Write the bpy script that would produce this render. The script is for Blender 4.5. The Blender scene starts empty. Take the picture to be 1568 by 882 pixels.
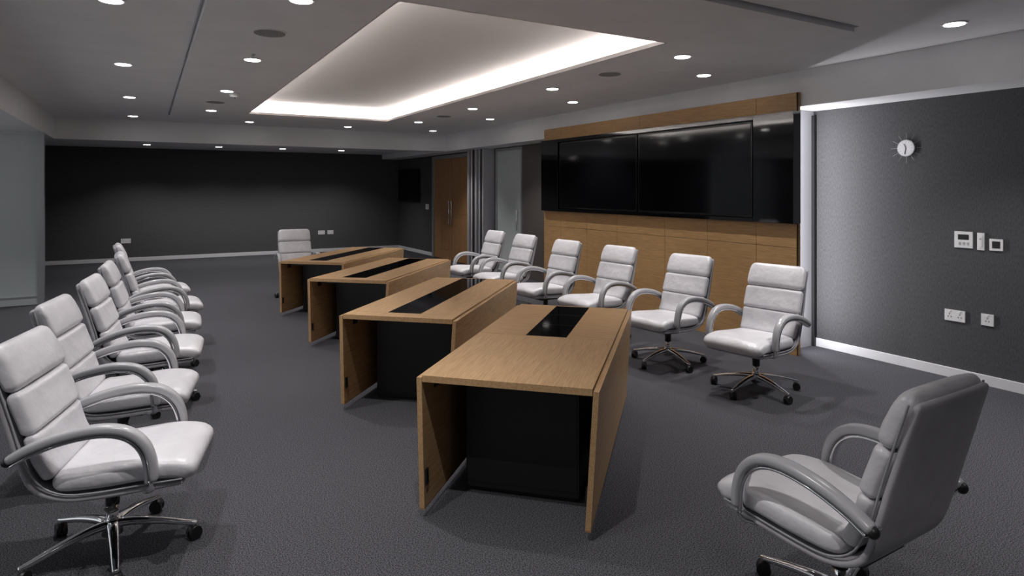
import bpy, bmesh, math, random
from mathutils import Vector, Matrix
random.seed(4)
S = bpy.context.scene
COL = S.collection
try:
    S.view_settings.view_transform = 'Standard'
except Exception:
    pass

# ------------------------------------------------------------ materials
def new_mat(name, col=(.5,.5,.5), rough=.5, metal=0.0, spec=None, emit=None, estr=0.0, coat=0.0):
    m = bpy.data.materials.new(name); m.use_nodes = True
    b = m.node_tree.nodes['Principled BSDF']
    b.inputs['Base Color'].default_value = (*col, 1)
    b.inputs['Roughness'].default_value = rough
    b.inputs['Metallic'].default_value = metal
    if spec is not None: b.inputs['Specular IOR Level'].default_value = spec
    if coat: b.inputs['Coat Weight'].default_value = coat
    if emit:
        b.inputs['Emission Color'].default_value = (*emit, 1)
        b.inputs['Emission Strength'].default_value = estr
    return m

def add_noise(m, c1, c2, scale=(1,1,1), nscale=10, detail=4, lo=.35, hi=.65, bump=0.0, dist=.002, coords='Object', distort=0.0, rough=.5):
    nt = m.node_tree; N = nt.nodes; L = nt.links; b = N['Principled BSDF']
    tc = N.new('ShaderNodeTexCoord'); mp = N.new('ShaderNodeMapping'); mp.inputs['Scale'].default_value = scale
    nz = N.new('ShaderNodeTexNoise'); nz.inputs['Scale'].default_value = nscale; nz.inputs['Detail'].default_value = detail
    nz.inputs['Roughness'].default_value = rough
    nz.inputs['Distortion'].default_value = distort
    cr = N.new('ShaderNodeValToRGB'); e = cr.color_ramp.elements
    e[0].position = lo; e[0].color = (*c1, 1); e[1].position = hi; e[1].color = (*c2, 1)
    L.new(tc.outputs[coords], mp.inputs[0]); L.new(mp.outputs[0], nz.inputs['Vector'])
    L.new(nz.outputs[0], cr.inputs[0]); L.new(cr.outputs[0], b.inputs['Base Color'])
    if bump:
        bp = N.new('ShaderNodeBump'); bp.inputs['Strength'].default_value = bump; bp.inputs['Distance'].default_value = dist
        L.new(nz.outputs[0], bp.inputs['Height']); L.new(bp.outputs[0], b.inputs['Normal'])
    return m

M_carpet = add_noise(new_mat('carpet', rough=1, spec=.03), (.014,.014,.017), (.155,.155,.172), nscale=170, detail=2, lo=.36, hi=.66, bump=.15, dist=.002, rough=.6)
M_ceil = add_noise(new_mat('ceiling_paint', rough=.9, spec=.2), (.80,.80,.81), (.84,.84,.85), nscale=3)
M_coffer = new_mat('coffer_paint', (.60,.575,.565), .9, spec=.2)
M_wall = add_noise(new_mat('charcoal_wallcovering', rough=.85, spec=.2), (.075,.075,.078), (.115,.115,.118), scale=(1,1,.25), nscale=120, detail=3, bump=.15, dist=.001)
M_wallr = add_noise(new_mat('grey_wallcovering', rough=.85, spec=.15), (.070,.070,.074), (.095,.095,.100), scale=(1,1,.3), nscale=110, detail=3, bump=.10, dist=.001)
M_taupe = new_mat('taupe_paint', (.10,.085,.08), .7)
M_white = new_mat('white_trim', (.75,.75,.77), .45)
M_carc = new_mat('grey_side_panel', (.50,.50,.53), .5)
M_plast = new_mat('white_plastic', (.8,.8,.8), .35)
M_oak = add_noise(new_mat('oak_veneer', rough=.40, spec=.4), (.375,.22,.10), (.58,.38,.20), scale=(1.2,22,22), nscale=4.5, detail=6, lo=.3, hi=.7, distort=.6, bump=.05, dist=.001, rough=.65)
M_oakcross = add_noise(new_mat('oak_veneer_crossgrain', rough=.40, spec=.4), (.36,.21,.095), (.56,.36,.185), scale=(22,1.2,22), nscale=4.5, detail=6, lo=.3, hi=.7, distort=.6, rough=.65)
M_oakunit = add_noise(new_mat('oak_panel', rough=.45, spec=.4), (.32,.18,.074), (.53,.325,.148), scale=(20,1.0,20), nscale=4.5, detail=6, lo=.3, hi=.7, distort=.6, rough=.65)
M_oakdoor = add_noise(new_mat('oak_door', rough=.45), (.32,.16,.065), (.46,.25,.11), scale=(20,20,1), nscale=4.5, detail=6, lo=.3, hi=.7, distort=.6)
M_edge = new_mat('oak_edge', (.33,.19,.085), .5)
M_black = new_mat('black_laminate', (.018,.018,.020), .40)
M_glassblk = new_mat('black_glass', (.004,.004,.005), .05, spec=.7)
M_screen = new_mat('tv_screen', (.003,.003,.004), .08, spec=.6)
M_bezel = new_mat('tv_bezel', (.006,.006,.006), .25)
M_gap = new_mat('dark_joint', (.02,.015,.01), .9)  # dark backing in panel gaps and inlay seams
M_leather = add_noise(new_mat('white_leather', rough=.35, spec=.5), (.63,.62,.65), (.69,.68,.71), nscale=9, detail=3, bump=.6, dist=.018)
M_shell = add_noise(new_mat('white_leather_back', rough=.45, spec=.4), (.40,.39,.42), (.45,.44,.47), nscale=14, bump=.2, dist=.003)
M_pipe = new_mat('leather_piping', (.34,.34,.36), .5)
M_chrome = new_mat('chrome', (.88,.88,.90), .08, 1.0)
M_armpad = new_mat('grey_armpad', (.44,.44,.46), .26, spec=.6)
M_rubber = new_mat('black_plastic', (.015,.015,.016), .4)
M_frost = new_mat('frosted_glass', (.50,.54,.54), .35)
M_alu = new_mat('aluminium', (.55,.56,.57), .35, .8)
M_led = new_mat('led_strip', (1,1,1), .5, emit=(1,.93,.88), estr=26)
M_lamp = new_mat('downlight_lens', (1,1,1), .5, emit=(1,.96,.93), estr=16)
M_grille = add_noise(new_mat('speaker_grille', rough=.7), (.20,.20,.20), (.34,.34,.34), nscale=150, detail=1)

# ------------------------------------------------------------ mesh helpers
class MB:
    def __init__(s): s.bm = bmesh.new(); s.mats = []
    def mi(s, m):
        if m not in s.mats: s.mats.append(m)
        return s.mats.index(m)
    def box(s, x0,x1,y0,y1,z0,z1, m, mtx=None):
        x0,x1=min(x0,x1),max(x0,x1); y0,y1=min(y0,y1),max(y0,y1)
        vs=[s.bm.verts.new(Vector(p) if mtx is None else mtx@Vector(p)) for p in
            [(x0,y0,z0),(x1,y0,z0),(x1,y1,z0),(x0,y1,z0),(x0,y0,z1),(x1,y0,z1),(x1,y1,z1),(x0,y1,z1)]]
        k=s.mi(m)
        for f in [(3,2,1,0),(4,5,6,7),(0,1,5,4),(1,2,6,5),(2,3,7,6),(3,0,4,7)]:
            fc=s.bm.faces.new([vs[i] for i in f]); fc.material_index=k
    def ring(s, o, h, z0, z1, m):
        ox0,ox1,oy0,oy1=o; hx0,hx1,hy0,hy1=h
        s.box(ox0,ox1,oy0,hy0,z0,z1,m); s.box(ox0,ox1,hy1,oy1,z0,z1,m)
        s.box(ox0,hx0,hy0,hy1,z0,z1,m); s.box(hx1,ox1,hy0,hy1,z0,z1,m)
    def cyl(s, c, r, h, m, axis='Z', r2=None, seg=24, smooth=True):
        rot={'Z':Matrix(),'X':Matrix.Rotation(math.pi/2,4,'Y'),'Y':Matrix.Rotation(math.pi/2,4,'X')}[axis] if isinstance(axis,str) else axis
        r_=bmesh.ops.create_cone(s.bm,cap_ends=True,segments=seg,radius1=r,radius2=r if r2 is None else r2,depth=h,matrix=Matrix.Translation(c)@rot)
        k=s.mi(m)
        fs=set()
        for v in r_['verts']: fs.update(v.link_faces)
        for f in fs:
            f.material_index=k
            if smooth and len(f.verts)==4: f.smooth=True
    def sphere(s,c,r,m,seg=12):
        r_=bmesh.ops.create_uvsphere(s.bm,u_segments=seg,v_segments=seg//2+1,radius=r,matrix=Matrix.Translation(c))
        k=s.mi(m); fs=set()
        for v in r_['verts']: fs.update(v.link_faces)
        for f in fs: f.material_index=k; f.smooth=True
    def sweep(s, pts, W, T, m, side=None, n=16, e=2.0, samples=24, rnd=None):
        """sweep a (super)ellipse of full width W and thickness T along a smooth path"""
        P=[Vector(p) for p in pts]
        if not hasattr(W,'__len__'): W=[W]*len(P)
        if not hasattr(T,'__len__'): T=[T]*len(P)
        def cr(a,b,c,d,t):
            return .5*((2*b)+(c-a)*t+(2*a-5*b+4*c-d)*t*t+(3*b-a-3*c+d)*t*t*t)
        dense=[]; M=16
        for i in range(len(P)-1):
            a=P[i-1] if i>0 else 2*P[0]-P[1]; d=P[i+2] if i+2<len(P) else 2*P[-1]-P[-2]
            for j in range(M):
                t=j/M
                dense.append((cr(a,P[i],P[i+1],d,t), W[i]*(1-t)+W[i+1]*t, T[i]*(1-t)+T[i+1]*t))
        dense.append((P[-1],W[-1],T[-1]))
        cum=[0]
        for i in range(1,len(dense)): cum.append(cum[-1]+(dense[i][0]-dense[i-1][0]).length)
        Ln=cum[-1]
        def at(q):
            q=max(0,min(Ln,q))
            for i in range(1,len(cum)):
                if cum[i]>=q:
                    f=(q-cum[i-1])/max(1e-9,cum[i]-cum[i-1]); A=dense[i-1];B=dense[i]
                    return A[0].lerp(B[0],f),A[1]*(1-f)+B[1]*f,A[2]*(1-f)+B[2]*f,(B[0]-A[0]).normalized()
        r=min(T)/2 if rnd is None else rnd
        ss=[]
        if r>0:
            for k in range(6): ss.append(r*(1-math.cos(math.pi/2*k/6)))
            for k in range(samples+1): ss.append(r+(Ln-2*r)*k/samples)
            for k in range(5,-1,-1): ss.append(Ln-r*(1-math.cos(math.pi/2*k/6)))
        else: ss=[Ln*k/samples for k in range(samples+1)]
        rings=[]; km=s.mi(m)
        for q in ss:
            p,w,t,tg=at(q)
            if side is not None: sd=Vector(side)
            else:
                sd=tg.cross(Vector((0,0,1)))
                if sd.length<.05: sd=Vector((0,1,0))
                sd.normalize()
            up=sd.cross(tg).normalized()
            d=min(q,Ln-q); fs=1; wr=0
            if r>0 and d<r:
                fs=max(.04,math.sqrt(max(0,1-(1-d/r)**2))); wr=(1-fs)*r*2
            ring=[]
            for k in range(n):
                a=2*math.pi*(k+.5)/n; c=math.cos(a); sn=math.sin(a)
                cx=math.copysign(abs(c)**(2/e),c); sy=math.copysign(abs(sn)**(2/e),sn)
                ring.append(s.bm.verts.new(p+sd*(cx*max(.002,(w-wr))/2)+up*(sy*t/2*fs)))
            rings.append(ring)
        for i in range(len(rings)-1):
            for k in range(n):
                f=s.bm.faces.new([rings[i][k],rings[i][(k+1)%n],rings[i+1][(k+1)%n],rings[i+1][k]]); f.smooth=True; f.material_index=km
        for rg in (rings[0],rings[-1]):
            f=s.bm.faces.new(rg); f.material_index=km; f.smooth=r>0
    def obj(s,name,loc=(0,0,0),rot=0,bevel=0,parent=None):
        bmesh.ops.recalc_face_normals(s.bm,faces=s.bm.faces)
        me=bpy.data.meshes.new(name); s.bm.to_mesh(me); s.bm.free()
        for m in s.mats: me.materials.append(m)
        o=bpy.data.objects.new(name,me); COL.objects.link(o); o.location=loc; o.rotation_euler=(0,0,rot)
        if bevel:
            md=o.modifiers.new('bevel','BEVEL'); md.width=bevel; md.segments=2; md.limit_method='ANGLE'; md.angle_limit=math.radians(50)
        if parent: o.parent=parent
        return o

def simple_box(name,a,m,bevel=0):
    b=MB(); b.box(*a,m); return b.obj(name,bevel=bevel)

# ------------------------------------------------------------ room shell
XR=6.30; XL=-4.0; Y0=-2.2; Y1=17.4; ZB=2.55; ZC=2.92; ZR=2.88; BX=5.80; LX=-1.34; BY=12.95
simple_box('floor',(XL-.2,XR+.2,Y0-.2,Y1+.2,-.1,0),M_carpet)
simple_box('wall_right',(XR,XR+.2,Y0-.2,Y1+.2,0,3.3),M_wallr)
simple_box('wall_back',(XL-.2,XR,Y1,Y1+.2,0,3.3),M_wall)
# unseen window opening added in left wall so sky light fills the ceiling
WZ0,WZ1=.25,2.42
b=MB(); wy0,wy1=1.2,10.6
b.box(XL-.2,XL,Y0-.2,wy0,0,3.3,M_taupe); b.box(XL-.2,XL,wy1,Y1,0,3.3,M_taupe); b.box(XL-.2,XL,wy0,wy1,0,WZ0,M_taupe); b.box(XL-.2,XL,wy0,wy1,WZ1,3.3,M_taupe)
b.obj('wall_left')
simple_box('wall_near',(XL,XR,Y0-.2,Y0,0,3.3),M_wall)
b=MB()
b.box(XL-.12,XL-.06,wy0,wy1,WZ0,WZ0+.06,M_alu); b.box(XL-.12,XL-.06,wy0,wy1,WZ1-.06,WZ1,M_alu)
for i in range(9):
    y=wy0+(wy1-wy0-.06)*i/8; b.box(XL-.12,XL-.06,y,y+.06,WZ0,WZ1,M_alu)
b.obj('added_fill_window_1')

raft=(.30,4.62,2.78,11.75); raft_i=(.325,4.595,2.805,11.725)
hole=(1.37,3.62,3.78,10.58); cav=(hole[0]-.22,hole[1]+.22,hole[2]-.22,hole[3]+.22)
lip=(hole[0]-.015,hole[1]+.015,hole[2]-.015,hole[3]+.015)
c=MB()
c.ring((LX,BX,Y0,BY),raft,ZC,3.3,M_ceil)
c.ring(raft,cav,2.97,3.3,M_ceil)      # backing above the raft
c.ring(raft_i,cav,ZR,2.97,M_ceil)     # raft
c.ring(cav,lip,ZR,2.900,M_ceil)       # cove ledge
c.ring(lip,hole,ZR,2.915,M_coffer)    # cove lip
c.box(cav[0],cav[1],cav[2],cav[3],3.09,3.29,M_coffer)
c.box(XL,LX,Y0,BY,ZB,3.3,M_ceil)          # dropped side bay (left)
c.box(XL,BX,BY+.3,Y1,2.68,3.3,M_ceil)       # rear bay ceiling
c.obj('ceiling')
simple_box('trim_1',(BX,XR,Y0,Y1,ZB,3.3),M_ceil)     # right bulkhead
simple_box('trim_2',(XL,BX,BY,BY+.3,ZB,3.3),M_ceil)  # cross beam
t=MB(); lw=.025
hx0,hx1,hy0,hy1=hole; o=.16
t.ring((hx0-o-lw,hx1+o+lw,hy0-o-lw,hy1+o+lw),(hx0-o,hx1+o,hy0-o,hy1+o),2.9005,2.925,M_led)
t.obj('cove_led_strip')

simple_box('baseboard_right',(XR-.015,XR,Y0,4.30,0,.09),M_white,.003)
simple_box('baseboard_back',(XL,XR,Y1-.015,Y1,0,.09),M_white,.003)
simple_box('baseboard_rear_right',(XR-.015,XR,14.85,Y1-.016,0,.09),M_white,.003)

# glazed partition at left (cross wall) with frame post
g=MB()
YP=11.6
g.box(XL,LX-.06,YP,YP+.05,.12,ZB,M_frost)
g.box(XL,LX-.06,YP-.012,YP+.062,0,.12,M_frost)
g.box(LX-.06,LX+.02,YP-.03,YP+.08,0,ZB,M_alu)
g.box(XL,LX-.06,YP-.02,YP+.07,ZB-.05,ZB,M_alu)
g.box(XL,LX-.06,YP-.018,YP,.10,.125,M_alu)
g.box(-2.75,-2.73,YP-.004,YP+.054,.12,ZB,M_alu)
g.obj('glass_partition')

# ------------------------------------------------------------ rear-right wall: doors, partition stack, glass door
d=MB()
for y0,y1 in ((12.62,13.64),(13.66,14.68)):
    d.box(XR-.045,XR-.002,y0,y1,.01,2.44,M_oakdoor)
    for k in range(2):
        a=y0+.13+k*.43; d.box(XR-.052,XR-.045,a,a+.33,.25,1.0,M_oakdoor); d.box(XR-.052,XR-.045,a,a+.33,1.12,2.3,M_oakdoor)
for yy in (13.58,13.72):
    d.cyl((XR-.09,yy,1.15),.012,.55,M_chrome); 
    for zz in (.92,1.38): d.cyl((XR-.07,yy,zz),.008,.05,M_chrome,'X')
d.box(XR-.07,XR-.001,14.68,14.80,0,2.52,M_alu); d.box(XR-.07,XR-.001,12.50,12.62,0,2.52,M_alu); d.box(XR-.07,XR-.001,12.62,14.68,2.44,2.52,M_alu)
d.obj('door_1',bevel=.003)
p=MB()
for k,(yy,m) in enumerate(((12.30,M_carc),(12.12,M_taupe),(11.94,M_carc),(11.76,M_taupe),(11.60,M_carc))):
    p.box(6.05,XR-.001,yy,yy+.07,.01,ZB-.003,m)
    p.box(6.035,6.05,yy+.01,yy+.06,.01,ZB-.003,M_carc)
p.obj('folding_partition_stack',bevel=.003)
p=MB()
p.box(XR-.03,XR-.002,10.46,11.42,.06,2.48,M_frost)
p.box(XR-.05,XR-.001,10.40,10.46,0,2.53,M_alu); p.box(XR-.05,XR-.001,11.42,11.48,0,2.53,M_alu)
p.box(XR-.05,XR-.001,10.46,11.42,2.48,2.53,M_alu); p.box(XR-.05,XR-.001,10.46,11.42,0,.06,M_alu)
p.cyl((XR-.08,10.56,1.1),.012,.4,M_chrome)
for zz in (.95,1.25): p.cyl((XR-.055,10.56,zz),.008,.05,M_chrome,'X')
p.obj('door_2',bevel=.002)
simple_box('trim_3',(XR-.06,XR-.001,8.9,10.38,0,ZB-.002),M_taupe)

# rear tv
p=MB(); p.box(XR-.09,XR-.05,15.7,17.2,1.38,2.25,M_bezel); p.box(XR-.093,XR-.09,15.72,17.18,1.41,2.23,M_screen); p.box(XR-.05,XR,15.95,16.95,1.55,2.1,M_bezel)
p.obj('wall_television',bevel=.004)

# ------------------------------------------------------------ media wall
U0,U1=4.11,8.83; XF=5.734; XB=5.795
u=MB()
u.box(XF+.012,XB,U0,U1,0,2.69,M_gap)
ys=[4.11,4.60,5.29,6.00,6.94,7.65,8.34,8.83]; gp=.0022
for i in range(7):
    a,b=ys[i]+(gp if i else 0),ys[i+1]-(gp if i<6 else 0)
    u.box(XF,XF+.03,a,b,.08,1.10-gp,M_oakunit); u.box(XF,XF+.03,a,b,1.10+gp,1.345,M_oakunit)
u.box(XF+.001,XB,U0+.001,U1-.001,0,.078,M_oakunit)
for a,b in ((U0,4.60),(4.60,6.47),(6.47,8.34),(8.34,U1)):
    u.box(XF,XF+.03,a+gp,b-gp,2.502,2.69,M_oakunit)
u.box(XF+.03,XB+.0,U0-.004,U0+.02,0,2.695,M_oakunit)
# black glass surround with the screens set back inside it
FX=XF-.055
u.box(FX,XB,U0-.006,4.595,1.35,2.50,M_glassblk); u.box(FX,XF+.03,8.345,U1+.004,1.35,2.50,M_glassblk)
u.box(FX,XF+.03,4.60,8.34,1.35,1.388,M_glassblk); u.box(FX,XF+.03,4.60,8.34,2.452,2.50,M_glassblk)
u.box(XF-.005,XF+.03,4.60,8.34,1.389,2.451,M_black)
u.obj('media_wall_cabinet',bevel=.001)
u=MB(); u.box(XB+.002,XR-.002,4.30,8.80,0,ZB-.004,M_carc); u.obj('media_wall_carcass')
u=MB(); u.box(6.255,6.285,4.265,4.299,.0,2.5,M_rubber); u.obj('led_profile')
for y0,y1 in ((4.62,6.455),(6.485,8.32)):
    q=MB(); xa=XF-.006
    q.box(xa-.035,xa,y0,y1,1.40,2.435,M_bezel); q.box(xa-.038,xa-.035,y0+.02,y1-.02,1.425,2.415,M_screen)
    q.sweep([(xa-.040,y0+.5,1.408),(xa-.045,(y0+y1)/2,1.405),(xa-.040,y1-.5,1.408)],.008,.008,M_bezel,n=8)
    q.obj('television',bevel=.004)

# ------------------------------------------------------------ wall fittings
def plate(name,y,z,w,h,kind):
    b=MB(); x=XR
    b.box(x-.012,x-.0005,y-w/2,y+w/2,z-h/2,z+h/2,M_plast)
    if kind=='socket':
        n=max(1,round(w/.085))
        for k in range(n):
            yc=y-w/2+w*(k+.5)/n
            for dy,dz in ((-.012,-.012),(.012,-.012),(0,.012)): b.box(x-.0135,x-.012,yc+dy-.003,yc+dy+.003,z+dz-.005,z+dz+.005,M_rubber)
            b.box(x-.016,x-.012,yc-.008,yc+.008,z+h*.28,z+h*.42,M_plast)
    elif kind=='screen':
        b.box(x-.0135,x-.012,y-w*.3,y+w*.3,z+h*.0,z+h*.32,M_rubber)
        for k in range(3): b.box(x-.0145,x-.012,y-w*.3+k*w*.22,y-w*.3+k*w*.22+w*.12,z-h*.33,z-h*.15,M_alu)
    elif kind=='dark':
        b.box(x-.0135,x-.012,y-w*.30,y+w*.30,z-h*.30,z+h*.30,M_rubber)
    elif kind=='rocker':
        b.box(x-.018,x-.012,y-w*.22,y+w*.22,z-h*.32,z+h*.32,M_plast); b.box(x-.0185,x-.018,y-w*.15,y+w*.15,z+h*.1,z+h*.2,M_alu)
    return b.obj(name,bevel=.002)
plate('thermostat',2.84,1.252,.145,.145,'screen')
plate('light_switch',2.705,1.245,.055,.15,'rocker')
plate('control_panel',2.59,1.224,.10,.10,'dark')
plate('wall_socket',2.91,.564,.165,.10,'socket')
plate('wall_socket',2.655,.57,.095,.10,'socket')
plate('light_switch',15.25,1.25,.2,.14,'rocker')
def plateb(x,z,w,h):
    b=MB(); b.box(x-w/2,x+w/2,Y1-.012,Y1-.0005,z-h/2,z+h/2,M_plast)
    for k in (-.25,.25): b.box(x+k*w-.008,x+k*w+.008,Y1-.016,Y1-.012,z+.01,z+.03,M_alu)
    b.obj('wall_socket',bevel=.002)
plateb(-.43,.485,.2,.11); plateb(4.10,.53,.18,.11); plateb(4.34,.53,.16,.11)

k=MB(); cy,cz=3.326,2.094
k.cyl((XR-.012,cy,cz),.080,.022,M_alu,'X',seg=40); k.cyl((XR-.0235,cy,cz),.072,.002,M_white,'X',seg=40)
for i in range(12):
    a=i*math.pi/6; c0,s0=math.cos(a),math.sin(a)
    k.sweep([(XR-.012,cy+c0*.075,cz+s0*.075),(XR-.012,cy+c0*.11,cz+s0*.11),(XR-.012,cy+c0*.145,cz+s0*.145)],.002,.002,M_alu,n=6,samples=2,rnd=0,side=(1,0,0))
    k.box(XR-.026,XR-.0245,cy+c0*.058-.002,cy+c0*.058+.002,cz+s0*.058-.002,cz+s0*.058+.002,M_rubber)
for a,l in ((2.0,.045),(-1.75,.06)):
    k.sweep([(XR-.027,cy,cz),(XR-.027,cy-math.cos(a)*l*.5,cz+math.sin(a)*l*.5),(XR-.027,cy-math.cos(a)*l,cz+math.sin(a)*l)],.005,.003,M_rubber,n=6,samples=2,rnd=0,side=(1,0,0))
k.obj('wall_clock')

# ------------------------------------------------------------ ceiling fittings
def inraft(x,y): return raft_i[0]<x<raft_i[1] and raft_i[2]<y<raft_i[3]
def downlight(x,y,z,energy,ang=98,lr=.012):
    b=MB()
    b.cyl((0,0,-.004),.082,.008,M_white,seg=32); b.cyl((0,0,-.0095),.066,.003,M_lamp,seg=32,smooth=False)
    o=b.obj('recessed_downlight',loc=(x,y,z))
    l=bpy.data.lights.new('downlight_beam','SPOT'); l.energy=energy; l.spot_size=math.radians(ang); l.spot_blend=.7; l.shadow_soft_size=lr
    l.color=(1,.965,.95)
    lo=bpy.data.objects.new('beam',l); COL.objects.link(lo); lo.parent=o; lo.location=(0,0,-.03)
E=94
for y in (-.04,2.38,4.79,7.18,9.63,12.15): downlight(5.14,y,ZC,E)
for y in (0.0,1.98,4.08,6.15,8.24,10.36): downlight(4.11,y,ZR if inraft(4.11,y) else ZC,E)
for y in (0.0,1.98,4.05,6.13,8.24,10.38): downlight(.83,y,ZR if inraft(.83,y) else ZC,E)
for y in (0.0,2.4,4.8,7.2,9.72,12.2): downlight(-.20,y,ZC,E)
for x in (1.60,3.38): downlight(x,12.2,ZC,E*.8)
for x in (0,1.43,2.83,4.24): downlight(x,15.9,2.68,E*.75,ang=130)
for y in (2.0,6.0,10.0): downlight(-2.7,y,ZB,E*.6)

for x,y in ((.80,5.02),(4.09,5.07),(4.14,9.34),(.80,9.37)):
    b=MB(); b.cyl((0,0,-.003),.125,.006,M_ceil,seg=40); b.cyl((0,0,-.008),.112,.004,M_grille,seg=40); b.obj('ceiling_speaker',loc=(x,y,ZR))
b=MB(); b.cyl((0,0,-.012),.06,.024,M_plast,seg=32); b.cyl((0,0,-.036),.048,.024,M_plast,r2=.055,seg=32); b.cyl((0,0,-.055),.02,.016,M_alu,seg=20); b.obj('smoke_detector',loc=(.93,8.45,ZR))
b=MB(); b.cyl((0,0,-.005),.022,.010,M_white,seg=20); b.cyl((0,0,-.015),.008,.014,M_white,seg=12); b.cyl((0,0,-.022),.014,.003,M_white,seg=16); b.obj('sprinkler_head',loc=(.80,5.9,ZR))

# ------------------------------------------------------------ vertical wall-wash led at the cabinet side
l=bpy.data.lights.new('wall_wash','AREA'); l.shape='RECTANGLE'; l.size=.03; l.size_y=2.3; l.energy=27; l.color=(.97,.96,1)
lo=bpy.data.objects.new('wall_wash_led',l); COL.objects.link(lo); lo.location=(5.86,4.22,1.32)
lo.rotation_euler=Vector((.72,-.69,0)).to_track_quat('-Z','Y').to_euler()

# ------------------------------------------------------------ tables
def table(name,cx,cy,ang,inlay0):
    Lh,Wh=1.05,.44; zt=.74
    b=MB()
    # top in two veneer fields with a black glass inlay strip
    iw=.135
    b.box(-Lh,Lh,-Wh,Wh,zt-.034,zt-.0068,M_oak)
    def fld(x0,x1,y0,y1,m): b.box(x0,x1,y0,y1,zt-.0065,zt,m)
    g=.0015
    if inlay0>.5:
        xi=-Lh+inlay0
        fld(-Lh,xi-g,-Wh,Wh,M_oak)
        fld(xi+g,Lh,-Wh,-iw-g,M_oakcross); fld(xi+g,Lh,iw+g,Wh,M_oakcross)
    else:
        xi=-Lh+inlay0
        fld(-Lh,xi-g,-Wh,Wh,M_oak); fld(xi+g,Lh,-Wh,-iw-g,M_oak); fld(xi+g,Lh,iw+g,Wh,M_oak)
    fld(xi,Lh-.02,-iw,iw,M_glassblk); fld(Lh-.018,Lh,-iw,iw,M_oak)
    for f in (.33,.66):
        xs=xi+(Lh-xi)*f; b.box(xs-.002,xs+.002,-iw,iw,zt,zt+.0006,M_gap)
    # pedestal
    b.box(-.70,.70,-.32,.32,.03,zt-.035,M_black)
    b.box(-.68,.68,-.30,.30,0.001,.03,M_black)
    b.box(-.703,-.70,-.31,.31,.06,.68,M_black)
    # drop leaves
    for sgn in (-1,1):
        tilt=math.radians(3.4 if sgn<0 else 1.4)*sgn
        mt=Matrix.Translation((0,sgn*(Wh+.018),zt-.012))@Matrix.Rotation(-tilt,4,'X')
        b.box(-Lh,Lh,-.014,.014,-.68,0,M_oak,mt)
        b.box(-Lh-.0005,Lh+.0005,-.0145,.0145,-.6805,-.672,M_edge,mt)
        for xx in (-.85,0,.85):
            mh=mt@Matrix.Translation((xx,-sgn*.017,-.05)); b.box(-.035,.035,-.003,.003,-.05,.03,M_rubber,mh)
            b.cyl((xx,sgn*(Wh+.003),zt-.035),.006,.08,M_chrome,'X',seg=10)
        mh=mt@Matrix.Translation((-Lh+.03,-sgn*.018,-.52)); b.box(-.015,.015,-.006,.006,-.04,.04,M_rubber,mh)
    # gate support rails under top
    for xx in (-.88,.88): b.box(xx-.02,xx+.02,-Wh+.04,Wh-.04,zt-.07,zt-.034,M_black)
    return b.obj(name,loc=(cx,cy,0),rot=math.radians(ang),bevel=.0015)
table('folding_conference_table',2.284,3.480,45,1.01)
table('folding_conference_table',2.342,5.312,47,.15)
table('folding_conference_table',2.56,7.465,47.5,.15)
table('folding_conference_table',2.585,9.345,48,.15)

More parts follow.
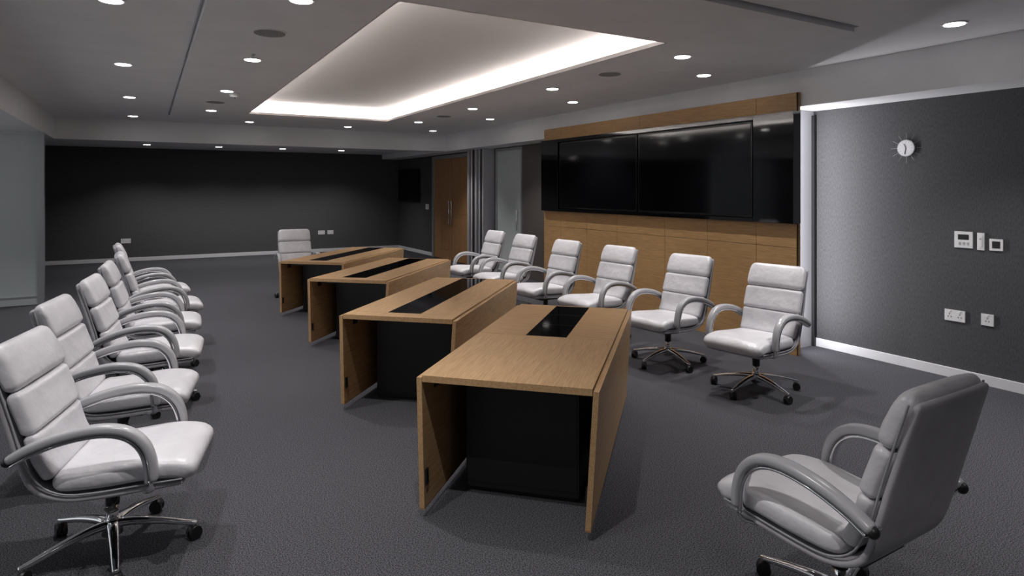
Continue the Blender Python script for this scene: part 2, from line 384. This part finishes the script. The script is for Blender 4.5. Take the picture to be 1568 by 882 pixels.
# ------------------------------------------------------------ chairs
def chair_mesh():
    b=MB(); Y=(0,1,0)
    def P(l,y=0): return [(x,y,z) for x,z in l]
    # upholstered shell
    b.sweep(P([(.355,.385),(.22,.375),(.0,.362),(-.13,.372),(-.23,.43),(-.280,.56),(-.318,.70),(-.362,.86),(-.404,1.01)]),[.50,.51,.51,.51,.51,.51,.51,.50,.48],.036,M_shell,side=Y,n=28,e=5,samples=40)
    # piping
    for s in (-1,1):
        b.sweep(P([(.35,.403),(.22,.396),(.0,.384),(-.12,.394),(-.205,.45),(-.260,.565),(-.298,.705),(-.343,.865),(-.386,1.01)],s*.256),.009,.009,M_pipe,side=Y,n=6,samples=36)
    # seat cushion
    b.sweep(P([(.395,.400),(.34,.440),(.22,.452),(.05,.440),(-.10,.435),(-.165,.45)]),[.50,.53,.54,.53,.52,.50],[.085,.105,.11,.11,.10,.09],M_leather,side=Y,n=32,e=4.2,samples=26,rnd=.045)
    # back cushions : lower, middle, head
    b.sweep(P([(-.165,.455),(-.205,.53),(-.228,.60),(-.242,.655)]),[.49,.50,.505,.505],.080,M_leather,side=Y,n=32,e=4,samples=12,rnd=.022)
    b.sweep(P([(-.238,.650),(-.262,.72),(-.285,.785),(-.302,.840)]),[.505,.51,.51,.505],.090,M_leather,side=Y,n=32,e=4,samples=12,rnd=.028)
    b.sweep(P([(-.298,.838),(-.325,.91),(-.352,.975),(-.378,1.035)]),[.505,.51,.505,.47],[.092,.098,.092,.075],M_leather,side=Y,n=32,e=3.8,samples=12,rnd=.034)
    # arms
    arc=[(-.300,.575),(-.215,.618),(-.10,.655),(.03,.672),(.135,.655),(.205,.600),(.240,.520),(.250,.425)]
    und=[(-.285,.553),(-.207,.593),(-.095,.629),(.03,.645),(.12,.630),(.180,.584),(.211,.515),(.221,.42)]
    for s in (-1,1):
        y=s*.300
        b.sweep(P(arc,y),[.050,.056,.060,.060,.058,.054,.050,.046],[.036,.040,.042,.042,.042,.040,.036,.032],M_armpad,side=Y,n=16,e=3,samples=36)
        b.sweep(P(und,y),.044,.016,M_chrome,side=Y,n=12,e=3,samples=36)
        b.sweep([(.236,y,.43),(.232,y-s*.005,.385),(.20,s*.25,.365),(.15,s*.17,.362)],[.04,.036,.034,.034],.018,M_chrome,n=12,samples=14)
        b.cyl((-.285,s*.272,.568),.012,.06,M_chrome,'Y',seg=14)
        b.sphere((-.297,y,.572),.022,M_rubber,12)
    # mechanism, lever
    b.box(-.12,.13,-.09,.09,.305,.345,M_rubber); b.box(-.17,.17,-.14,.14,.335,.358,M_rubber)
    b.sweep([(.06,-.08,.325),(.07,-.20,.32),(.075,-.27,.315)],.012,.010,M_rubber,n=8,samples=6)
    b.sweep([(.06,-.255,.314),(.075,-.275,.312),(.09,-.295,.31)],.045,.01,M_rubber,n=8,samples=6)
    # column
    b.cyl((0,0,.27),.030,.11,M_rubber); b.cyl((0,0,.17),.024,.14,M_chrome); b.cyl((0,0,.115),.046,.07,M_chrome,r2=.032)
    # five star base + casters
    R0=.35
    for i in range(5):
        a=math.radians(72*i); ca,sa=math.cos(a),math.sin(a)
        b.sweep([(ca*.02,sa*.02,.128),(ca*.11,sa*.11,.124),(ca*.22,sa*.22,.106),(ca*.33,sa*.33,.080),(ca*(R0+.015),sa*(R0+.015),.075)],[.060,.048,.038,.030,.026],[.040,.034,.028,.022,.018],M_chrome,n=14,e=2.6,samples=16)
        b.cyl((ca*R0,sa*R0,.064),.008,.03,M_chrome,seg=10)
        yaw=a+.7+i; R=Matrix.Rotation(yaw,4,'Z'); ctr=Vector((ca*R0,sa*R0,.030))
        for s in (-1,1):
            b.cyl(ctr+R@Vector((0,s*.014,0)),.030,.018,M_rubber,R@Matrix.Rotation(math.pi/2,4,'X'),seg=18)
        b.cyl(ctr+R@Vector((0,0,.008)),.027,.046,M_rubber,R@Matrix.Rotation(math.pi/2,4,'X'),seg=14)
    return b
ch0=chair_mesh().obj('office_chair')
CM=ch0.data; first=[True]
def chair(x,y,ang,base=0):
    if first[0]: o=ch0; first[0]=False
    else: o=bpy.data.objects.new('office_chair',CM); COL.objects.link(o)
    o.location=(x,y,0.0005); o.rotation_euler=(0,0,math.radians(ang))
for x,y,a in ((4.45,3.57,189),(4.42,4.58,187),(4.44,5.72,186),(4.40,6.74,184),(4.46,7.90,183),(4.50,8.90,181)): chair(x,y,a)
for x,y,a in ((-.14,3.52,-14),(-.13,4.62,-11),(-.01,5.72,-7),(.05,6.79,-3),(.12,7.80,2),(.06,9.05,3)): chair(x,y,a)
chair(2.10,10.50,268)
chair(2.36,1.50,91)

# ------------------------------------------------------------ world + camera
w=bpy.data.worlds.new('world'); S.world=w; w.use_nodes=True
w.node_tree.nodes['Background'].inputs[0].default_value=(.92,.97,1,1); w.node_tree.nodes['Background'].inputs[1].default_value=.8
cam=bpy.data.cameras.new('camera'); co=bpy.data.objects.new('camera',cam); COL.objects.link(co)
cam.sensor_width=36; cam.lens=36*965/1568; cam.shift_y=-151/1568; cam.clip_start=.05
co.location=(0,0,1.70); co.rotation_euler=(math.radians(90),0,-math.atan2(.5013,.8653))
S.camera=co
